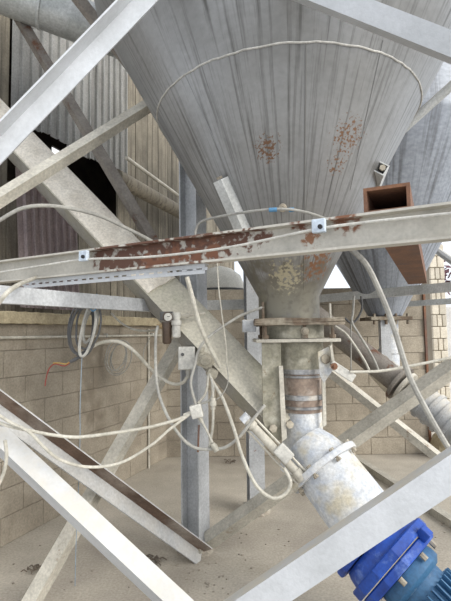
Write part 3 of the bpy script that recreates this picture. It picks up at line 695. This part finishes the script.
cable('air_hose', [(158, 326, 2.6), (156, 335, 2.58), (155.6, 361, 2.56), (158, 390, 2.52), (168, 417, 2.48), (182, 438, 2.44), (196, 448, 2.42), (212, 449, 2.4), (226, 447, 2.38), (240, 436, 2.36), (255, 417, 2.35), (265, 405, 2.36)], .0095, HG, 'grey hose dropping from the regulator and rising to the conveyor', 'hose')
cable('conduit', [(187, 277, 2.3), (189, 285, 2.3), (193, 300, 2.3), (199, 323, 2.32), (208, 344, 2.38), (220, 367, 2.46)], .0135, HW, 'stiff white conduit dropping past the trough', 'conduit')
cable('string', [(217, 262, 2.35), (219, 291, 2.35), (223, 323, 2.36), (226, 345, 2.4), (227, 366, 2.44)], .004, HW, 'thin pale cord hanging from the front beam', 'cord')
cable('air_hose', [(264, 307, 2.5), (252, 311, 2.5), (238, 317, 2.5), (215, 332, 2.48), (204, 342, 2.46), (198, 352, 2.45), (195, 364, 2.44), (191, 380, 2.43), (192, 391, 2.43), (196, 405, 2.44)], .0085, HG, 'grey hose curving from the valve down to the small white cube', 'hose')
cable('cable', [(209, 374, 2.5), (214, 384, 2.48), (223, 399, 2.44), (234, 429, 2.36), (243, 458, 2.3), (256, 485, 2.26), (272, 498, 2.25), (285, 494, 2.25), (290.5, 482, 2.25), (284, 468, 2.27)], .010, HW, 'white cable looping low to the sensor on the air cylinder', 'cable')
cable('cable', [(208, 376, 2.49), (207, 388, 2.45), (204, 396, 2.44), (198, 403, 2.44)], .0075, HW, 'short white cable between solenoid and small white cube', 'cable')
cable('cable', [(211, 378, 2.48), (213.5, 390, 2.46), (210, 400, 2.45), (203, 403, 2.45), (197, 404, 2.45)], .007, HG, 'short grey looped cable right of the small white cube', 'cable')
cable('air_hose', [(212, 380, 2.48), (213, 398, 2.45), (213, 424, 2.43), (211, 438, 2.42), (209, 450, 2.41)], .0085, HW, 'short white hose hanging down from the solenoid', 'hose')
cable('cable', [(200, 417, 2.45), (205, 427, 2.44), (210, 437, 2.42), (215, 448, 2.40)], .007, HW, 'short white cable dropping from the small white cube', 'cable')
tag(obj('hose_tee', L(P(213, 398, 2.44), V((0, 0, -1)), [(0, .013), (.015, .013), (.015, .018), (.04, .018), (.04, .012), (.06, .012)], 10), HW, None, True), 'pale hose fitting in the hose below the solenoid', 'fitting')
tag(obj('hose_tee', L(P(217, 451, 2.39), P(212, 443, 2.39) - P(217, 451, 2.39), [(0, .015), (.03, .017), (.045, .012)], 10), HW, None, True), 'pale hose fitting at the bottom of the hose loop', 'fitting')
cable('cord', [(199, 425, 2.46), (198.5, 437, 2.46), (198, 452, 2.46)], .006, M['rust_tube'], 'short rusty pin hanging below the small white cube', 'pin')
cable('cable', [(5, 440, 2.0), (6.5, 455, 2.0), (4, 472, 2.0), (-4, 490, 2.0)], .009, HW, 'white cable end curling behind the bottom left brace', 'cable')
# thin loops from the trough side
cable('wire', [(227, 366, 2.5), (228, 382, 2.46), (222, 395, 2.44), (212, 402, 2.44)], .003, HG, 'thin grey wire curving off the trough', 'wire')
# coil of spare wire hanging on the side beam
def coil(name, cx, cy, rx, ry, d, turns, r, m, label, tilt=0.0, seed=1):
    rr = random.Random(seed); pts = []
    for k in range(turns * 14 + 1):
        a = 2 * math.pi * k / 14 + .6; q = 1 + .26 * math.sin(a * .37 + seed) + .10 * math.sin(a * 1.7 + seed * 2) + rr.uniform(-.04, .04)
        x = rx * q * math.cos(a); y = ry * q * math.sin(a)
        pts.append(P(cx + x + tilt * y, cy + y, d + .03 * math.sin(a * .61)))
    return tag(obj(name, tube(bmesh.new(), spline(pts, 3), r, 6), m, None, True), label, 'wire coil')
coil('wire_coil', 84, 328, 12, 24, 2.55, 4, .006, HD, 'dark coil of spare wire hanging below the side beam', -.12, 1)
coil('wire_coil', 89, 328, 6, 23, 2.52, 2, .0085, HG, 'grey coil of spare cable hung beside the dark coil', -.25, 4)
coil('wire_coil', 118, 357, 10, 16, 4.2, 4, .005, HG, 'thin grey wire coil hanging on the block wall', -.15, 9)
cable('cable_tie', [(97, 294, 2.44), (96, 299, 2.44), (98, 306, 2.46), (93, 311, 2.48), (90, 306, 2.48), (96, 301, 2.45)], .004, M['blue_tie'], 'blue tie holding the wire coil on the side beam', 'tie')
lw = thing('cable_end', P(70, 362, 2.6), 'stripped cable end with loose red and yellow wires', 'cable')
obj('sheath', tube(bmesh.new(), spline([P(90, 345, 2.6), P(84, 354, 2.6), P(76, 359, 2.6), P(70, 362, 2.6)]), .010, 8), HD, lw, True)
obj('yellow_wire', tube(bmesh.new(), spline([P(71, 361, 2.6), P(66, 364, 2.6), P(60, 363, 2.6), P(53, 363, 2.6)]), .0035, 6), M['yellow_wire'], lw, True)
obj('red_wire', tube(bmesh.new(), spline([P(70, 363, 2.6), P(64, 366, 2.6), P(55, 364, 2.6), P(49, 369, 2.6), P(46, 379, 2.6), P(45, 386, 2.6)]), .003, 6), M['red_wire'], lw, True)
cable('string', [(82, 356, 2.58), (81, 380, 2.58), (80, 410, 2.58), (80, 440, 2.58), (78, 500, 2.58), (76, 545, 2.58), (75, 586, 2.58)], .0028, M['hose_blue'], 'thin bluish cord hanging from the coil to the floor', 'cord')
cable('cable', [(111, 313, 3.4), (120, 322, 3.4), (132, 329, 3.4), (146, 331, 3.3), (157, 330, 3.1)], .009, HW, 'pale cable along the ledge towards the regulator', 'cable')
cable('wire', [(150, 338, 4.4), (144, 350, 4.4), (143, 362, 4.4)], .005, HG, 'thin grey wire hooked on the block wall', 'wire')
tag(obj('wall_conduit', cyl(WP(1.93, -.02, 0), WP(1.93, -.02, 1.50), .013, 8), M['dusty_steel'], None, True), 'thin upright conduit on the block wall by the corner', 'conduit')
# tangle behind, right of the outlet
cable('cable', [(335, 326, 2.8), (345, 333, 2.8), (353, 343, 2.8), (364, 360, 2.8), (369, 370, 2.8)], .009, HW, 'pale cable drooping right of the valve', 'cable')
cable('cable', [(354, 296, 3.6), (353, 312, 3.6), (352, 322, 3.6), (358, 333, 3.6), (368, 349, 3.6), (375, 362, 3.6), (379, 372, 3.6)], .011, HG, 'grey cable drooping between the two silo outlets', 'cable')
cable('cable', [(361, 296, 3.7), (362, 308, 3.7), (357, 319, 3.7), (351, 323, 3.7), (345, 318, 3.7)], .010, HD, 'dark cable loop below the rear beam', 'cable')
cable('cable', [(351, 322, 3.65), (351, 345, 3.65), (351, 372, 3.65)], .006, HG, 'thin grey wire hanging straight behind the lever', 'wire')

# ---------------------------------------------------------------- second conveyor behind, right
R0_, R1_ = P(440, 415, 3.9), P(318, 318, 4.7); ra = (R1_ - R0_).normalized()
c2 = thing('screw_conveyor', P(395, 385, 4.2), 'dark grey screw conveyor tube behind under the rear silo', 'conveyor')
obj('tube', L(R0_ + ra * .42, ra, [(0, .11), ((R1_ - R0_).length, .11)], 24), M['brown_steel'], c2, True)
obj('inlet', tube(bmesh.new(), [S2 + V((.03, 0, -.54)), S2 + V((.03, -.05, -.7)), R0_ + ra * .66], [.105, .12, .12], 20), M['dusty_steel'], c2, True)
obj('flange', L(R0_ + ra * .40, ra, [(0, .17), (.03, .17)], 28), M['brown_steel'], c2, True)
obj('flange', L(R0_ + ra * .34, ra, [(0, .15), (.03, .15)], 28), M['dusty_steel'], c2, True)
m2 = thing('gear_motor', R0_, 'grey ribbed motor of the rear conveyor at right edge', 'motor')
obj('motor_body', L(R0_ - ra * .25, ra, [(0, .14), (.55, .14), (.57, .12)], 28), M['grey_steel'], m2, True)
for k in range(6): obj('rib', L(R0_ + ra * (-.22 + .09 * k), ra, [(0, .155), (.03, .155)], 28), M['grey_steel'], m2, True)
b = bmesh.new(); bmesh.ops.create_icosphere(b, subdivisions=3, radius=.17)
bc = PZ(452, 457, 0.0)
for v in b.verts: v.co = V((v.co.x * 1.3, v.co.y, max(v.co.z * 1.2, -.14))) + bc + V((0, 0, .14))
tag(obj('rubble_block', rough(b, .012, 8), M['ledge']), 'cream lump of rubble at the right edge on the floor', 'rubble')

# ---------------------------------------------------------------- beyond the walls
tk = thing('water_tank', P(219, 292, 6.3), 'white ribbed tank seen through the gap beside the cone', 'tank')
tc_ = V((P(220, 290, 6.3).x, 6.3, 0)); tz1 = P(224, 266, 6.3).z
obj('tank_body', L(tc_ + V((0, 0, 1.2)), V((0, 0, 1)), [(0, .36), (tz1 - 1.52, .36), (tz1 - 1.34, .29), (tz1 - 1.24, .16), (tz1 - 1.2, .02)], 32), M['tank'], tk, True)
for zz in (-.16, -.40): obj('tank_hoop', L(tc_ + V((0, 0, tz1 + zz - .2)), V((0, 0, 1)), [(0, .36), (.005, .372), (.022, .372), (.027, .36)], 32), M['hose_dark'], tk, True)
obj('tank_base', B(tc_ + V((0, 0, .6)), .8, .8, 1.2, bev=.01), M['ledge'], tk)
# pale stone building beyond the end of the back wall
bs0 = P(431, 300, 8.2); bs1 = P(446, 300, 8.2)
sbw = obj('wall_right', B(V(((bs0.x + bs1.x) / 2, 8.4, 1.5)), bs1.x - bs0.x - .02, .36, 3.0), M['mortar']); struct(sbw, 'pale stone pier beyond the end of the block wall', 'wall')
rr = random.Random(3)
for c in range(14):
    n_ = 2 + c % 2; wd = (bs1.x - bs0.x) / n_
    for k in range(n_):
        obj('stone', B(V((bs0.x + wd * (k + .5), 8.22, .107 + c * .214)), wd - .012, .06, .2, bev=.012), M['stone'], sbw)
pw = obj('wall_far', B(V((bs1.x + 1.4, 9.4, .95)), 2.9, .2, 1.9), M['pale_wall']); struct(pw, 'white plastered wall beyond the stone pier', 'wall')
# dark red shrub above the white wall
sh = thing('shrub', V((bs1.x + .12, 9.0, 0)), 'dark red leafed shrub beyond the stone pier', 'shrub')
obj('stem', cyl(V((bs1.x + .12, 9.0, 0)), V((bs1.x + .12, 9.0, 2.2)), .03, 8), M['twig'], sh)
b = bmesh.new(); rr = random.Random(5)
for k in range(240):
    c = V((bs1.x + .12 + rr.gauss(0, .16), 9.0 + rr.gauss(0, .14), 2.52 + rr.gauss(0, .13)))
    u = V((rr.uniform(-1, 1), rr.uniform(-1, 1), rr.uniform(-1, 1))).normalized(); w = u.orthogonal().normalized()
    b.faces.new([b.verts.new(c + u * .09), b.verts.new(c + w * .05), b.verts.new(c - u * .09), b.verts.new(c - w * .05)])
lf = obj('foliage', b, M['leaf'], sh); lf['kind'] = 'stuff'
tag(obj('handrail', tube(bmesh.new(), [P(428, 244, 6.6), P(470, 274, 6.2)], .05, 8), M['grey_steel']), 'grey sloping rail against the sky at the right edge', 'rail')

# ---------------------------------------------------------------- litter on the floor
def stone_mesh(seed):
    b = bmesh.new(); bmesh.ops.create_icosphere(b, subdivisions=1, radius=1.0); rough(b, .25, seed)
    for v in b.verts: v.co.z = v.co.z * .6
    me = bpy.data.meshes.new('pebble'); b.to_mesh(me); b.free(); me.materials.append(M['debris']); return me
ms = [stone_mesh(k) for k in range(4)]; rr = random.Random(11)
spots_ = [(rr.uniform(185, 230), rr.uniform(562, 600)) for k in range(26)] + [(rr.uniform(235, 290), rr.uniform(520, 575)) for k in range(16)] + \
         [(rr.uniform(395, 450), rr.uniform(500, 540)) for k in range(26)] + [(rr.uniform(10, 180), rr.uniform(520, 590)) for k in range(22)]
gp = thing('pebble_scatter', PZ(215, 575, 0), 'scatter of small pebbles and crumbs on the dusty floor', 'pebbles')
gp['kind'] = 'stuff'
b = bmesh.new()
for x, y in spots_:
    p = PZ(x, y, 0); s_ = rr.uniform(.003, .009); n0 = len(b.verts)
    bmesh.ops.create_icosphere(b, subdivisions=1, radius=s_, matrix=Matrix.Translation(p + V((0, 0, s_ * .4))) @ Matrix.Diagonal((rr.uniform(.8, 1.5), 1, rr.uniform(.5, .9), 1)))
pb = obj('pebble', b, M['debris'], gp); pb['kind'] = 'stuff'
def twigs(x, y, label, seed):
    rr = random.Random(seed); b = bmesh.new(); c = PZ(x, y, .012)
    for k in range(14):
        a = rr.uniform(0, 6.28); l = rr.uniform(.02, .06); o = c + V((rr.gauss(0, .022), rr.gauss(0, .022), 0))
        tube(b, [o, o + V((math.cos(a) * l * .5, math.sin(a) * l * .5, .012)), o + V((math.cos(a) * l, math.sin(a) * l, 0))], .004, 5)
    tag(obj('twig_clump', b, M['twig']), label, 'twigs')
twigs(33, 569, 'dark twig clump on the floor at bottom left', 1)
twigs(157, 559, 'dark twig clump on the floor beside the near column', 2)
twigs(232, 461, 'dark twig clump on the floor between the two columns', 3)
